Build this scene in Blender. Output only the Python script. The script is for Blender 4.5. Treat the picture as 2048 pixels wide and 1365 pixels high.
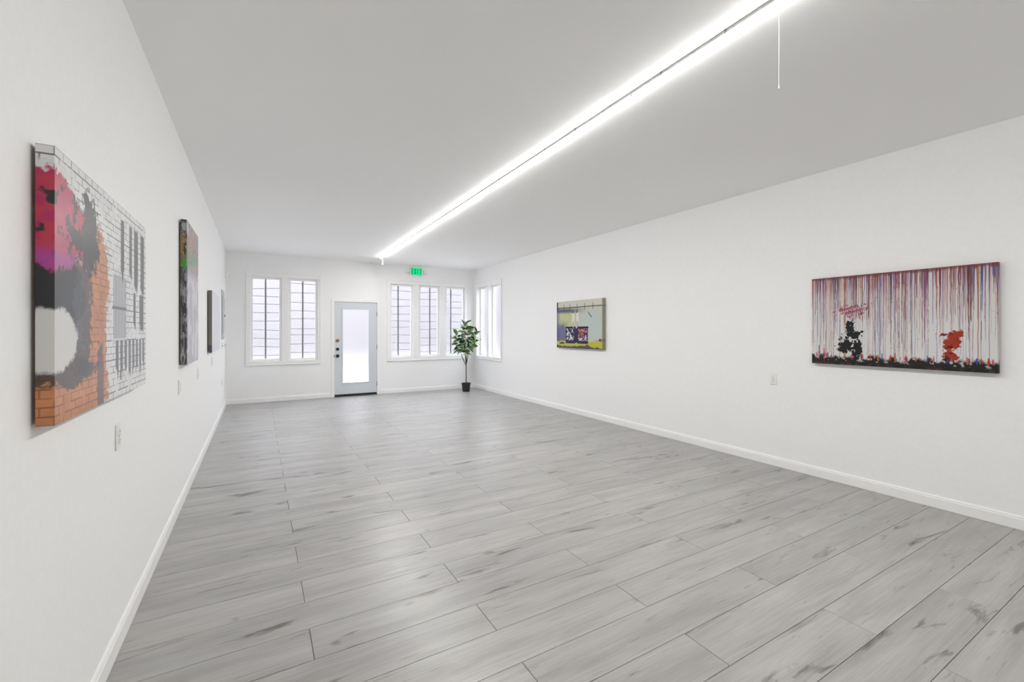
import bpy, bmesh, math, random
import numpy as np
from mathutils import Vector, Matrix

# ------------------------------------------------------------------ clear
for o in list(bpy.data.objects):
    bpy.data.objects.remove(o, do_unlink=True)
scene = bpy.context.scene
COL = scene.collection
random.seed(7)
R = math.radians

# ------------------------------------------------------------------ camera
CAM_H = 1.416
cam_data = bpy.data.cameras.new('camera')
cam = bpy.data.objects.new('camera', cam_data)
COL.objects.link(cam)
cam.location = (0, 0, CAM_H)
cam.rotation_euler = (R(90), 0, R(-30.016))
cam_data.sensor_fit = 'HORIZONTAL'
cam_data.sensor_width = 36.0
cam_data.lens = 36.0 * 877.02 / 2048.0
cam_data.shift_y = -19.7 / 2048.0
cam_data.clip_start = 0.02
cam_data.clip_end = 200
scene.camera = cam

# ------------------------------------------------------------------ world (bright overcast sky)
SKY_STRENGTH = 7.6
LED_STRENGTH = 85.0
world = bpy.data.worlds.new('overcast_sky')
scene.world = world
world.use_nodes = True
wn = world.node_tree.nodes
bg = wn.get('Background') or wn.new('ShaderNodeBackground')
bg.inputs['Color'].default_value = (0.86, 0.90, 1.0, 1)
bg.inputs['Strength'].default_value = SKY_STRENGTH

scene.view_settings.view_transform = 'Standard'
scene.view_settings.look = 'None'
scene.view_settings.gamma = 1.0
scene.view_settings.use_curve_mapping = False
scene.view_settings.exposure = 0.95
scene.cycles.max_bounces = 12
scene.cycles.diffuse_bounces = 8

# ------------------------------------------------------------------ room numbers
X0, X1 = -0.546, 4.701        # left / right wall faces
Y0, Y1 = -2.40, 10.046        # wall behind the camera / far wall face
H = 2.950
WT = 0.16                     # wall thickness

# ------------------------------------------------------------------ materials
def new_mat(name):
    m = bpy.data.materials.new(name)
    m.use_nodes = True
    nt = m.node_tree
    return m, nt, nt.nodes['Principled BSDF']

def plain(name, col, rough=0.5, metal=0.0, spec=0.5, bump=0.0, bscale=60.0, emis=None, estr=0.0):
    m, nt, b = new_mat(name)
    b.inputs['Roughness'].default_value = rough
    b.inputs['Metallic'].default_value = metal
    b.inputs['Specular IOR Level'].default_value = spec
    tc = nt.nodes.new('ShaderNodeTexCoord')
    nz = nt.nodes.new('ShaderNodeTexNoise')
    nz.inputs['Scale'].default_value = bscale
    nz.inputs['Detail'].default_value = 3
    nt.links.new(tc.outputs['Object'], nz.inputs['Vector'])
    mx = nt.nodes.new('ShaderNodeMix'); mx.data_type = 'RGBA'
    mx.inputs['A'].default_value = (*[c * 0.97 for c in col], 1)
    mx.inputs['B'].default_value = (*[min(1, c * 1.03) for c in col], 1)
    nt.links.new(nz.outputs['Fac'], mx.inputs['Factor'])
    nt.links.new(mx.outputs['Result'], b.inputs['Base Color'])
    if bump:
        bp = nt.nodes.new('ShaderNodeBump')
        bp.inputs['Strength'].default_value = bump
        bp.inputs['Distance'].default_value = 0.004
        nt.links.new(nz.outputs['Fac'], bp.inputs['Height'])
        nt.links.new(bp.outputs['Normal'], b.inputs['Normal'])
    if emis:
        b.inputs['Emission Color'].default_value = (*emis, 1)
        b.inputs['Emission Strength'].default_value = estr
    return m

M = {}
M['wall'] = plain('wall_paint', (0.885, 0.885, 0.882), 0.62, spec=0.3, bump=0.02, bscale=35)
M['trim'] = plain('trim_paint', (0.89, 0.885, 0.88), 0.38, spec=0.45, bump=0.02, bscale=20)
M['white_plastic'] = plain('white_plastic', (0.83, 0.83, 0.81), 0.35)
M['black_plastic'] = plain('black_plastic', (0.012, 0.013, 0.016), 0.5)
M['dark_metal'] = plain('dark_metal', (0.02, 0.021, 0.026), 0.35, metal=0.6)
M['bronze'] = plain('aged_bronze', (0.42, 0.24, 0.10), 0.35, metal=0.85)
M['steel'] = plain('hinge_steel', (0.30, 0.31, 0.32), 0.35, metal=0.9)
M['panel_grey'] = plain('panel_grey', (0.44, 0.47, 0.49), 0.45)
M['door_paint'] = plain('door_paint', (0.64, 0.675, 0.715), 0.4)
M['rubber'] = plain('black_rubber', (0.02, 0.02, 0.02), 0.7)
M['wood'] = plain('stretcher_pine', (0.52, 0.38, 0.22), 0.7)
M['grille'] = plain('grille_steel', (0.11, 0.11, 0.125), 0.6)
M['concrete'] = plain('pavement_concrete', (0.30, 0.285, 0.27), 0.9, bump=0.3, bscale=8)
M['subfloor'] = plain('subfloor', (0.05, 0.047, 0.043), 0.9)
M['soil'] = plain('soil', (0.05, 0.035, 0.025), 0.95, bump=0.5, bscale=90)
M['bark'] = plain('bark', (0.060, 0.040, 0.026), 0.8, bump=0.4, bscale=120)
M['cord'] = plain('white_cord', (0.85, 0.85, 0.83), 0.5)

# ceiling: flat white paint with faint trowel waves running across the room
def ceiling_mat():
    m, nt, b = new_mat('ceiling_paint')
    b.inputs['Roughness'].default_value = 0.6
    b.inputs['Specular IOR Level'].default_value = 0.3
    b.inputs['Base Color'].default_value = (0.95, 0.95, 0.948, 1)
    tc = nt.nodes.new('ShaderNodeTexCoord')
    mp = nt.nodes.new('ShaderNodeMapping')
    mp.inputs['Scale'].default_value = (0.3, 1.2, 1)
    nz = nt.nodes.new('ShaderNodeTexNoise')
    nz.inputs['Scale'].default_value = 1.4
    nz.inputs['Detail'].default_value = 2
    nt.links.new(tc.outputs['Object'], mp.inputs['Vector'])
    nt.links.new(mp.outputs['Vector'], nz.inputs['Vector'])
    bp = nt.nodes.new('ShaderNodeBump')
    bp.inputs['Strength'].default_value = 0.6
    bp.inputs['Distance'].default_value = 0.03
    nt.links.new(nz.outputs['Fac'], bp.inputs['Height'])
    nt.links.new(bp.outputs['Normal'], b.inputs['Normal'])
    return m
M['ceiling'] = ceiling_mat()

# frosted window film: scatters what passes through the glass
FILM_ROUGH = 0.33
def film_mat(name, col):
    m = bpy.data.materials.new(name); m.use_nodes = True
    nt = m.node_tree; nt.nodes.clear()
    out = nt.nodes.new('ShaderNodeOutputMaterial')
    tr = nt.nodes.new('ShaderNodeBsdfRefraction')
    tr.inputs['Color'].default_value = (*col, 1)
    tr.inputs['Roughness'].default_value = FILM_ROUGH
    tr.inputs['IOR'].default_value = 1.33
    df = nt.nodes.new('ShaderNodeBsdfDiffuse')
    df.inputs['Color'].default_value = (0.75, 0.77, 0.8, 1)
    gl = nt.nodes.new('ShaderNodeBsdfGlossy')
    gl.inputs['Roughness'].default_value = 0.25
    m1 = nt.nodes.new('ShaderNodeMixShader'); m1.inputs[0].default_value = 0.10
    m2 = nt.nodes.new('ShaderNodeMixShader'); m2.inputs[0].default_value = 0.03
    nt.links.new(tr.outputs[0], m1.inputs[1]); nt.links.new(df.outputs[0], m1.inputs[2])
    nt.links.new(m1.outputs[0], m2.inputs[1]); nt.links.new(gl.outputs[0], m2.inputs[2])
    nt.links.new(m2.outputs[0], out.inputs['Surface'])
    return m
M['film'] = film_mat('frosted_film', (0.90, 0.90, 0.915))

# laminate planks
def plank_mat():
    m, nt, b = new_mat('grey_washed_plank')
    N, L = nt.nodes, nt.links
    tc = N.new('ShaderNodeTexCoord')
    oi = N.new('ShaderNodeObjectInfo')
    cmb = N.new('ShaderNodeCombineXYZ')
    def mul(v, k):
        n = N.new('ShaderNodeMath'); n.operation = 'MULTIPLY'; L.new(v, n.inputs[0]); n.inputs[1].default_value = k
        return n.outputs[0]
    L.new(mul(oi.outputs['Random'], 61.0), cmb.inputs[0])
    L.new(mul(oi.outputs['Random'], 23.0), cmb.inputs[1])
    add = N.new('ShaderNodeVectorMath'); add.operation = 'ADD'
    L.new(tc.outputs['Object'], add.inputs[0]); L.new(cmb.outputs[0], add.inputs[1])
    def noise(scale, sc=1.0, det=4, dist=0.0, rot=0.0, rough=0.55):
        mp = N.new('ShaderNodeMapping'); mp.inputs['Scale'].default_value = scale
        mp.inputs['Rotation'].default_value = (0, 0, rot)
        L.new(add.outputs[0], mp.inputs['Vector'])
        nz = N.new('ShaderNodeTexNoise'); nz.inputs['Scale'].default_value = sc
        nz.inputs['Detail'].default_value = det; nz.inputs['Distortion'].default_value = dist
        nz.inputs['Roughness'].default_value = rough
        L.new(mp.outputs[0], nz.inputs['Vector'])
        return nz.outputs['Fac']
    def ramp(f, a, b_, ca, cb):
        r = N.new('ShaderNodeValToRGB')
        r.color_ramp.elements[0].position = a; r.color_ramp.elements[1].position = b_
        r.color_ramp.elements[0].color = (*ca, 1); r.color_ramp.elements[1].color = (*cb, 1)
        L.new(f, r.inputs[0]); return r.outputs[0]
    def mix(f, a, b_, mode='MIX', fac=None):
        x = N.new('ShaderNodeMix'); x.data_type = 'RGBA'; x.blend_type = mode
        if f is not None: L.new(f, x.inputs['Factor'])
        else: x.inputs['Factor'].default_value = fac
        L.new(a, x.inputs['A']); L.new(b_, x.inputs['B']); return x.outputs['Result']
    base = ramp(noise((1.3, 9, 1), 1.0, 5, 0.3), 0.30, 0.72, (0.310, 0.304, 0.292), (0.435, 0.429, 0.416))
    grain = ramp(noise((3.0, 95, 1), 1.0, 6, 0.6), 0.34, 0.62, (0.86, 0.86, 0.86), (1.05, 1.05, 1.05))
    c1 = mix(None, base, grain, 'MULTIPLY', 0.75)
    crack = ramp(noise((2.2, 40, 1), 1.0, 5, 0.5, 0.03), 0.64, 0.72, (1, 1, 1), (0.76, 0.75, 0.74))
    c2 = mix(None, c1, crack, 'MULTIPLY', 1.0)
    smudge = ramp(noise((1.9, 11, 1), 1.0, 4, 0.7, 0.07, 0.55), 0.622, 0.70, (1, 1, 1), (0.42, 0.405, 0.38))
    c3 = mix(None, c2, smudge, 'MULTIPLY', 1.0)
    tone = ramp(oi.outputs['Random'], 0.0, 1.0, (0.93, 0.93, 0.93), (1.03, 1.025, 1.02))
    c4 = mix(None, c3, tone, 'MULTIPLY', 1.0)
    L.new(c4, b.inputs['Base Color'])
    rr = ramp(noise((4, 30, 1), 1.0, 3), 0.3, 0.7, (0.27,) * 3, (0.38,) * 3)
    L.new(rr, b.inputs['Roughness'])
    b.inputs['Specular IOR Level'].default_value = 0.5
    bp = N.new('ShaderNodeBump'); bp.inputs['Strength'].default_value = 0.12; bp.inputs['Distance'].default_value = 0.002
    L.new(noise((3.0, 95, 1), 1.0, 6, 0.6), bp.inputs['Height']); L.new(bp.outputs[0], b.inputs['Normal'])
    return m
M['plank'] = plank_mat()

def emit_mat(name, col, strength):
    m = bpy.data.materials.new(name); m.use_nodes = True
    nt = m.node_tree; nt.nodes.clear()
    out = nt.nodes.new('ShaderNodeOutputMaterial'); e = nt.nodes.new('ShaderNodeEmission')
    e.inputs['Color'].default_value = (*col, 1); e.inputs['Strength'].default_value = strength
    nt.links.new(e.outputs[0], out.inputs[0]); return m
M['led'] = emit_mat('led_tube_glow', (1.0, 0.988, 0.965), LED_STRENGTH)
M['exit_face'] = emit_mat('exit_face_glow', (0.012, 0.40, 0.155), 1.0)
M['exit_letter'] = emit_mat('exit_letter_glow', (0.002, 0.13, 0.05), 1.0)

# leaves: green blade, cream margin (uv.x = 0 at midrib, 1 at the edge)
def leaf_mat():
    m, nt, b = new_mat('variegated_leaf')
    N, L = nt.nodes, nt.links
    uv = N.new('ShaderNodeUVMap'); uv.uv_map = 'UVMap'
    sp = N.new('ShaderNodeSeparateXYZ'); L.new(uv.outputs[0], sp.inputs[0])
    oi = N.new('ShaderNodeObjectInfo')
    nz = N.new('ShaderNodeTexNoise'); nz.inputs['Scale'].default_value = 26
    tc = N.new('ShaderNodeTexCoord'); L.new(tc.outputs['Object'], nz.inputs['Vector'])
    ad = N.new('ShaderNodeMath'); ad.operation = 'MULTIPLY_ADD'
    L.new(nz.outputs['Fac'], ad.inputs[0]); ad.inputs[1].default_value = 0.7; L.new(sp.outputs[0], ad.inputs[2])
    r = N.new('ShaderNodeValToRGB'); L.new(ad.outputs[0], r.inputs[0])
    r.color_ramp.elements[0].position = 1.12; r.color_ramp.elements[1].position = 1.28
    r.color_ramp.elements[0].position = 0.98; r.color_ramp.elements[1].position = 1.0
    mr = N.new('ShaderNodeMapRange'); L.new(ad.outputs[0], mr.inputs[0])
    mr.inputs[1].default_value = 1.10; mr.inputs[2].default_value = 1.28
    gr = N.new('ShaderNodeValToRGB'); L.new(oi.outputs['Random'], gr.inputs[0])
    gr.color_ramp.elements[0].color = (0.014, 0.050, 0.018, 1); gr.color_ramp.elements[1].color = (0.13, 0.30, 0.060, 1)
    e = gr.color_ramp.elements.new(0.55); e.color = (0.045, 0.13, 0.035, 1)
    mx = N.new('ShaderNodeMix'); mx.data_type = 'RGBA'
    L.new(mr.outputs[0], mx.inputs['Factor']); L.new(gr.outputs[0], mx.inputs['A'])
    mx.inputs['B'].default_value = (0.62, 0.62, 0.36, 1)
    L.new(mx.outputs['Result'], b.inputs['Base Color'])
    b.inputs['Roughness'].default_value = 0.38
    N.remove(r)
    return m
M['leaf'] = leaf_mat()
M['bud'] = plain('pale_leaf_bud', (0.62, 0.36, 0.20), 0.5)

def print_mat(name, rough=0.30, spec=0.55):
    m, nt, b = new_mat(name)
    at = nt.nodes.new('ShaderNodeVertexColor'); at.layer_name = 'print'
    nt.links.new(at.outputs['Color'], b.inputs['Base Color'])
    b.inputs['Roughness'].default_value = rough
    b.inputs['Specular IOR Level'].default_value = spec
    tc = nt.nodes.new('ShaderNodeTexCoord'); nz = nt.nodes.new('ShaderNodeTexNoise')
    nz.inputs['Scale'].default_value = 600; nt.links.new(tc.outputs['Object'], nz.inputs['Vector'])
    bp = nt.nodes.new('ShaderNodeBump'); bp.inputs['Strength'].default_value = 0.06; bp.inputs['Distance'].default_value = 0.001
    nt.links.new(nz.outputs['Fac'], bp.inputs['Height']); nt.links.new(bp.outputs[0], b.inputs['Normal'])
    return m
M['print'] = print_mat('printed_canvas')
M['print_matte'] = print_mat('matte_printed_canvas', 0.55, 0.18)

# ------------------------------------------------------------------ mesh helpers
class MB:
    def __init__(self): self.bm = bmesh.new()
    def box(self, a, b, bevel=0.0, seg=1):
        lo = [min(p, q) for p, q in zip(a, b)]; hi = [max(p, q) for p, q in zip(a, b)]
        r = bmesh.ops.create_cube(self.bm, size=1.0)
        vs = r['verts']
        for v in vs:
            v.co = Vector([lo[i] + (v.co[i] + 0.5) * (hi[i] - lo[i]) for i in range(3)])
        if bevel:
            es = list({e for v in vs for e in v.link_edges})
            bmesh.ops.bevel(self.bm, geom=es, offset=bevel, segments=seg, affect='EDGES', profile=0.6)
        return self
    def tube(self, pts, radii, n=8, caps=True):
        pts = [Vector(p) for p in pts]
        if not hasattr(radii, '__len__'): radii = [radii] * len(pts)
        rings = []
        for i, p in enumerate(pts):
            d = (pts[min(i + 1, len(pts) - 1)] - pts[max(i - 1, 0)]).normalized()
            up = Vector((0, 0, 1)) if abs(d.z) < 0.95 else Vector((1, 0, 0))
            s = d.cross(up).normalized(); t = s.cross(d).normalized()
            rings.append([self.bm.verts.new(p + (s * math.cos(a) + t * math.sin(a)) * radii[i])
                          for a in [2 * math.pi * k / n for k in range(n)]])
        for i in range(len(rings) - 1):
            for k in range(n):
                self.bm.faces.new((rings[i][k], rings[i][(k + 1) % n], rings[i + 1][(k + 1) % n], rings[i + 1][k]))
        if caps:
            self.bm.faces.new(list(reversed(rings[0]))); self.bm.faces.new(rings[-1])
        return self
    def lathe(self, prof, axis='Z', at=(0, 0, 0), n=24):
        at = Vector(at); rings = []
        for r, h in prof:
            ring = []
            for k in range(n):
                a = 2 * math.pi * k / n
                u, w = r * math.cos(a), r * math.sin(a)
                p = {'Z': (u, w, h), 'Y': (u, h, w), 'X': (h, u, w)}[axis]
                ring.append(self.bm.verts.new(at + Vector(p)))
            rings.append(ring)
        for i in range(len(rings) - 1):
            for k in range(n):
                self.bm.faces.new((rings[i][k], rings[i][(k + 1) % n], rings[i + 1][(k + 1) % n], rings[i + 1][k]))
        self.bm.faces.new(list(reversed(rings[0]))); self.bm.faces.new(rings[-1])
        return self
    def prism(self, poly, axis, a, b):
        # poly: 2D points, extruded along axis from a to b
        def P(p, h):
            return {'X': (h, p[0], p[1]), 'Y': (p[0], h, p[1]), 'Z': (p[0], p[1], h)}[axis]
        A = [self.bm.verts.new(P(p, a)) for p in poly]; B = [self.bm.verts.new(P(p, b)) for p in poly]
        n = len(poly)
        for k in range(n):
            self.bm.faces.new((A[k], A[(k + 1) % n], B[(k + 1) % n], B[k]))
        self.bm.faces.new(list(reversed(A))); self.bm.faces.new(B)
        return self
    def mesh(self, name, mat, smooth=False):
        bmesh.ops.recalc_face_normals(self.bm, faces=self.bm.faces[:])
        me = bpy.data.meshes.new(name); self.bm.to_mesh(me); self.bm.free()
        if mat: me.materials.append(M[mat])
        if smooth:
            for p in me.polygons: p.use_smooth = True
        return me
    def build(self, name, mat, parent=None, loc=(0, 0, 0), smooth=False):
        return link(name, self.mesh(name, mat, smooth), parent, loc)

def link(name, me, parent=None, loc=(0, 0, 0)):
    o = bpy.data.objects.new(name, me); COL.objects.link(o); o.location = loc
    if parent is not None: o.parent = parent
    return o
def empty(name, loc=(0, 0, 0), rz=0.0, parent=None):
    o = bpy.data.objects.new(name, None); COL.objects.link(o); o.location = loc
    o.rotation_euler = (0, 0, rz); o.empty_display_size = 0.1
    if parent is not None: o.parent = parent
    return o
def tag(o, label, cat=None, group=None, kind=None):
    o['label'] = label
    if cat: o['category'] = cat
    if group: o['group'] = group
    if kind: o['kind'] = kind
    return o
def box(a, b, bevel=0.0, seg=1): return MB().box(a, b, bevel, seg)

# ------------------------------------------------------------------ structure: floor, ceiling, walls
# window openings (x or y from, to) and heights
WZ0, WZ1 = 0.815, 2.500
BACK_OPEN = [(-0.145, 0.408), (0.530, 1.076), (2.604, 3.128), (3.275, 3.788), (3.936, 4.452)]
RIGHT_OPEN = [(8.654, 9.221), (9.313, 9.877)]
DOOR = (1.408, 2.300, 0.0, 2.048)

floor = tag(box((X0 - WT, Y0 - WT, -0.10), (X1 + WT, Y1 + WT, -0.0095)).build('floor', 'subfloor'),
            'pale grey washed wood plank floor running the length of the room', 'floor', kind='structure')

ceiling = tag(box((X0 - WT, Y0 - WT, H), (X1 + WT, Y1 + WT, H + 0.12)).build('ceiling', 'ceiling'),
              'smooth flat white ceiling above the whole room', 'ceiling', kind='structure')

def wall_with_holes(name, axis, face, back, lo, hi, holes, mat='wall'):
    """axis 'Y': wall plane facing Y, runs along X. holes: (a,b,z0,z1) sorted"""
    mb = MB()
    def bx(a, b, z0, z1):
        if axis == 'Y': mb.box((a, face, z0), (b, back, z1))
        else: mb.box((face, a, z0), (back, b, z1))
    c = lo
    for (a, b, z0, z1) in holes:
        if a > c: bx(c, a, -0.09, H)
        if z0 > -0.05: bx(a, b, -0.09, z0)
        bx(a, b, z1, H)
        c = b
    if c < hi: bx(c, hi, -0.09, H)
    return mb.build(name, mat)

holes = sorted([(a, b, WZ0, WZ1) for a, b in BACK_OPEN] + [(DOOR[0] - 0.03, DOOR[1] + 0.03, -0.09, DOOR[3] + 0.03)])
tag(wall_with_holes('wall_back', 'Y', Y1, Y1 + WT, X0 - WT, X1 + WT, holes),
    'far white wall with the entrance door and the narrow windows', 'wall', kind='structure')
tag(wall_with_holes('wall_right', 'X', X1, X1 + WT, Y0 - WT, Y1, [(a, b, WZ0, WZ1) for a, b in RIGHT_OPEN]),
    'long white wall on the right with two canvases', 'wall', kind='structure')
tag(box((X0 - WT, Y0 - WT, -0.09), (X0, Y1, H)).build('wall_left', 'wall'),
    'long white wall on the left with three canvases', 'wall', kind='structure')
tag(box((X0, Y0 - WT, -0.09), (X1, Y0, H)).build('wall_front', 'wall'),
    'plain white wall closing the near end of the room', 'wall', kind='structure')

# pavement outside
tag(box((X0 - 13, Y1 + WT + 0.02, -0.35), (X1 + 31, Y1 + 18, -0.16)).build('pavement', 'concrete'),
    'grey concrete pavement outside the far wall', 'pavement', kind='structure')
tag(box((X1 + WT + 0.02, Y0 - 6, -0.35), (X1 + 16, Y1 + WT + 0.01, -0.16)).build('side_pavement', 'concrete'),
    'grey concrete pavement outside the right wall', 'pavement', kind='structure')

# plain blocks added outside to dim the level view through the frosted glass
def far_block(name, a, b, mat, label):
    r = tag(empty(name, ((a[0] + b[0]) / 2, (a[1] + b[1]) / 2, -0.16)), label, 'building')
    c = r.location
    A = [a[i] - c[i] for i in range(3)]; B = [b[i] - c[i] for i in range(3)]
    box(A, B).build('wall', mat, r)
    box((A[0] - .15, A[1] - .15, B[2]), (B[0] + .15, B[1] + .15, B[2] + .25)).build('block_top', 'concrete', r)
    return r
M['light_block'] = plain('light_block_grey', (0.150, 0.142, 0.138), 0.9, bump=0.3, bscale=6)
far_block('street_light_block', (X0 - 12, Y1 + 13, -0.16), (X1 + 30, Y1 + 17, 7.5), 'light_block', 'plain grey block added across the street to dim the far frosted windows')
far_block('side_light_block', (X1 + 9, Y0 - 5, -0.16), (X1 + 13, Y1 + 8, 5.0), 'light_block', 'plain grey block added beside the lot to dim the right wall windows')

# ------------------------------------------------------------------ floor planks
PW, PL = 0.2288, 1.518
YS = 0.9162
GAP = 0.0011
plank_cache = {}
def plank_mesh(L, W):
    key = (round(L, 3), round(W, 3))
    if key not in plank_cache:
        b = MB().box((-L / 2 + GAP, -W / 2 + GAP, -0.0092), (L / 2 - GAP, W / 2 - GAP, 0.0))
        top = [e for e in b.bm.edges if all(v.co.z > -0.001 for v in e.verts)]
        bmesh.ops.bevel(b.bm, geom=top, offset=0.0010, segments=1, affect='EDGES')
        plank_cache[key] = b.mesh('plank', 'plank')
    return plank_cache[key]
k0 = math.floor((Y0 - YS) / PW); k1 = math.ceil((Y1 - YS) / PW)
for k in range(k0, k1):
    ya, yb = max(Y0, YS + k * PW), min(Y1 + 0.0, YS + (k + 1) * PW)
    if yb - ya < 0.01: continue
    first = 0.2085 if k % 2 else 0.9755
    xs = [X0] + sorted(x for x in [first + PL * n for n in range(-2, 5)] if X0 + 0.03 < x < X1 - 0.03) + [X1]
    for xa, xb in zip(xs[:-1], xs[1:]):
        link('plank', plank_mesh(xb - xa, yb - ya), floor, ((xa + xb) / 2, (ya + yb) / 2, 0))

# ------------------------------------------------------------------ baseboards
BH, BT = 0.098, 0.013
def base_prof(s=1):
    return [(0, 0.0015), (s * BT, 0.0015), (s * BT, BH - 0.022), (s * (BT - 0.003), BH - 0.016), (s * (BT - 0.003), BH - 0.008), (s * 0.006, BH), (0, BH)]
def baseboard(name, axis, at, s, a, b, label):
    poly = [(at + p[0], p[1]) if True else p for p in base_prof(s)]
    mb = MB()
    if axis == 'Y':   # runs along Y, profile in X-Z
        mb.prism([(p[0], p[1]) for p in poly], 'Y', a, b)
    else:             # runs along X, profile in Y-Z
        mb.prism([(p[0], p[1]) for p in poly], 'X', a, b)
    return tag(mb.build(name, 'trim'), label, 'baseboard', kind='structure')
baseboard('baseboard_left', 'Y', X0, 1, Y0 + BT, Y1 - BT, 'white moulded baseboard along the left wall')
baseboard('baseboard_right', 'Y', X1, -1, Y0 + BT, Y1 - BT, 'white moulded baseboard along the right wall')
baseboard('baseboard_back', 'X', Y1, -1, X0, 1.336, 'white baseboard on the far wall between left corner and door')
baseboard('baseboard_back', 'X', Y1, -1, 2.374, X1, 'white baseboard on the far wall between door and right corner')
baseboard('baseboard_front', 'X', Y0, 1, X0, X1, 'white baseboard along the near end wall')

# ------------------------------------------------------------------ windows
def to_wall(side, u0, u1, d0, d1, z0, z1):
    """box on a wall: u along the wall, d depth (positive = into the room), z"""
    if side == 'back': return (u0, Y1 - d0, z0), (u1, Y1 - d1, z1)
    return (X1 - d0, u0, z0), (X1 - d1, u1, z1)
def wbox(side, u0, u1, d0, d1, z0, z1, name, mat, parent, bevel=0.0):
    a, b = to_wall(side, u0, u1, d0, d1, z0, z1)
    return box(a, b, bevel).build(name, mat, parent)

def window(name, side, openings, cu0, cu1, cz0, cz1, label, depth, grille=None):
    root = empty(name, (0, 0, 0)); tag(root, label, 'window', kind='structure')
    ct = 0.016
    # casing boards: head, sill board, two stiles, mullions
    wbox(side, cu0, cu1, 0, ct, WZ1 + 0.0, cz1, 'casing_head', 'trim', root, 0.002)
    wbox(side, cu0, cu1, 0, ct, cz0, WZ0, 'casing_sill', 'trim', root, 0.002)
    wbox(side, cu0, openings[0][0], 0, ct, WZ0 + 0.0005, WZ1 - 0.0005, 'casing_stile', 'trim', root, 0.002)
    wbox(side, openings[-1][1], cu1, 0, ct, WZ0 + 0.0005, WZ1 - 0.0005, 'casing_stile', 'trim', root, 0.002)
    for (a, b), (c, d) in zip(openings[:-1], openings[1:]):
        wbox(side, b, c, 0, ct * 0.7, WZ0 + 0.0005, WZ1 - 0.0005, 'mullion', 'trim', root, 0.002)
    # raised back band around the casing
    bw, bt = 0.014, 0.026
    wbox(side, cu0 - bw, cu1 + bw, 0, bt, cz1, cz1 + bw, 'back_band', 'trim', root, 0.003)
    wbox(side, cu0 - bw, cu1 + bw, 0, bt, cz0 - bw, cz0, 'back_band', 'trim', root, 0.003)
    wbox(side, cu0 - bw, cu0, 0, bt, cz0 + 0.0004, cz1 - 0.0004, 'back_band', 'trim', root, 0.003)
    wbox(side, cu1, cu1 + bw, 0, bt, cz0 + 0.0004, cz1 - 0.0004, 'back_band', 'trim', root, 0.003)
    for (a, b) in openings:
        fw = 0.034
        mb = MB()
        for (p, q, r_, s_) in ((a + .001, b - .001, WZ0 + .001, WZ0 + fw), (a + .001, b - .001, WZ1 - fw, WZ1 - .001),
                               (a + .001, a + fw, WZ0 + fw, WZ1 - fw), (b - fw, b - .001, WZ0 + fw, WZ1 - fw)):
            A, B = to_wall(side, p, q, -depth, -depth - 0.04, r_, s_); mb.box(A, B)
        sash = mb.build('sash', 'trim', root)
        # stop bead, a small step in front of the glass
        mb = MB(); g = fw + 0.010
        for (p, q, r_, s_) in ((a + fw, b - fw, WZ0 + fw, WZ0 + g), (a + fw, b - fw, WZ1 - g, WZ1 - fw),
                               (a + fw, a + g, WZ0 + g, WZ1 - g), (b - g, b - fw, WZ0 + g, WZ1 - g)):
            A, B = to_wall(side, p, q, -depth - 0.006, -depth - 0.034, r_, s_); mb.box(A, B)
        mb.build('glazing_bead', 'trim', sash)
        A, B = to_wall(side, a + g - .004, b - g + .004, -depth - 0.018, -depth - 0.022, WZ0 + g - .004, WZ1 - g + .004)
        box(A, B).build('pane', 'film', sash)
    return root

window('window_1', 'back', BACK_OPEN[:2], -0.206, 1.118, 0.748, 2.586, 'pair of narrow frosted windows left of the entrance door', 0.025)
window('window_2', 'back', BACK_OPEN[2:], 2.532, 4.520, 0.745, 2.582, 'row of three narrow frosted windows right of the entrance door', 0.035)
window('window_3', 'right', RIGHT_OPEN, 8.600, 9.945, 0.750, 2.578, 'pair of narrow frosted windows on the right wall by the corner', 0.085)

# security grilles outside the far windows: one flat post and thin crooked rods each
GD = 0.022
posts = [0.121, 0.799, 2.808, 3.575, 4.115]
glabels = ['steel grille behind the leftmost frosted window', 'steel grille behind the frosted window nearest the door on its left',
           'steel grille behind the frosted window just right of the door', 'steel grille behind the middle of the three frosted windows',
           'steel grille behind the frosted window partly covered by the plant']
rnd = random.Random(3)
for i, ((a, b), px) in enumerate(zip(BACK_OPEN, posts)):
    dep = 0.025 if i < 2 else 0.035
    yb = Y1 + dep + 0.068
    g = tag(empty('window_grille', (px, yb, WZ0)), glabels[i], 'grille', 'grilles outside the far windows')
    box((-0.014, 0.004, 0.0), (0.014, 0.012, WZ1 - WZ0)).build('post', 'grille', g)
    z = 0.10 + rnd.uniform(0, .06)
    while z < WZ1 - WZ0 - 0.05:
        t0, t1 = rnd.uniform(-.022, .022), rnd.uniform(-.022, .022)
        MB().tube([(a - px + .001, 0.002, z + t0), (0, 0.0, z + (t0 + t1) / 2), (b - px - .001, 0.002, z + t1)], 0.0055, 6).build('rod', 'grille', g)
        z += rnd.uniform(.155, .195)

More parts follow.
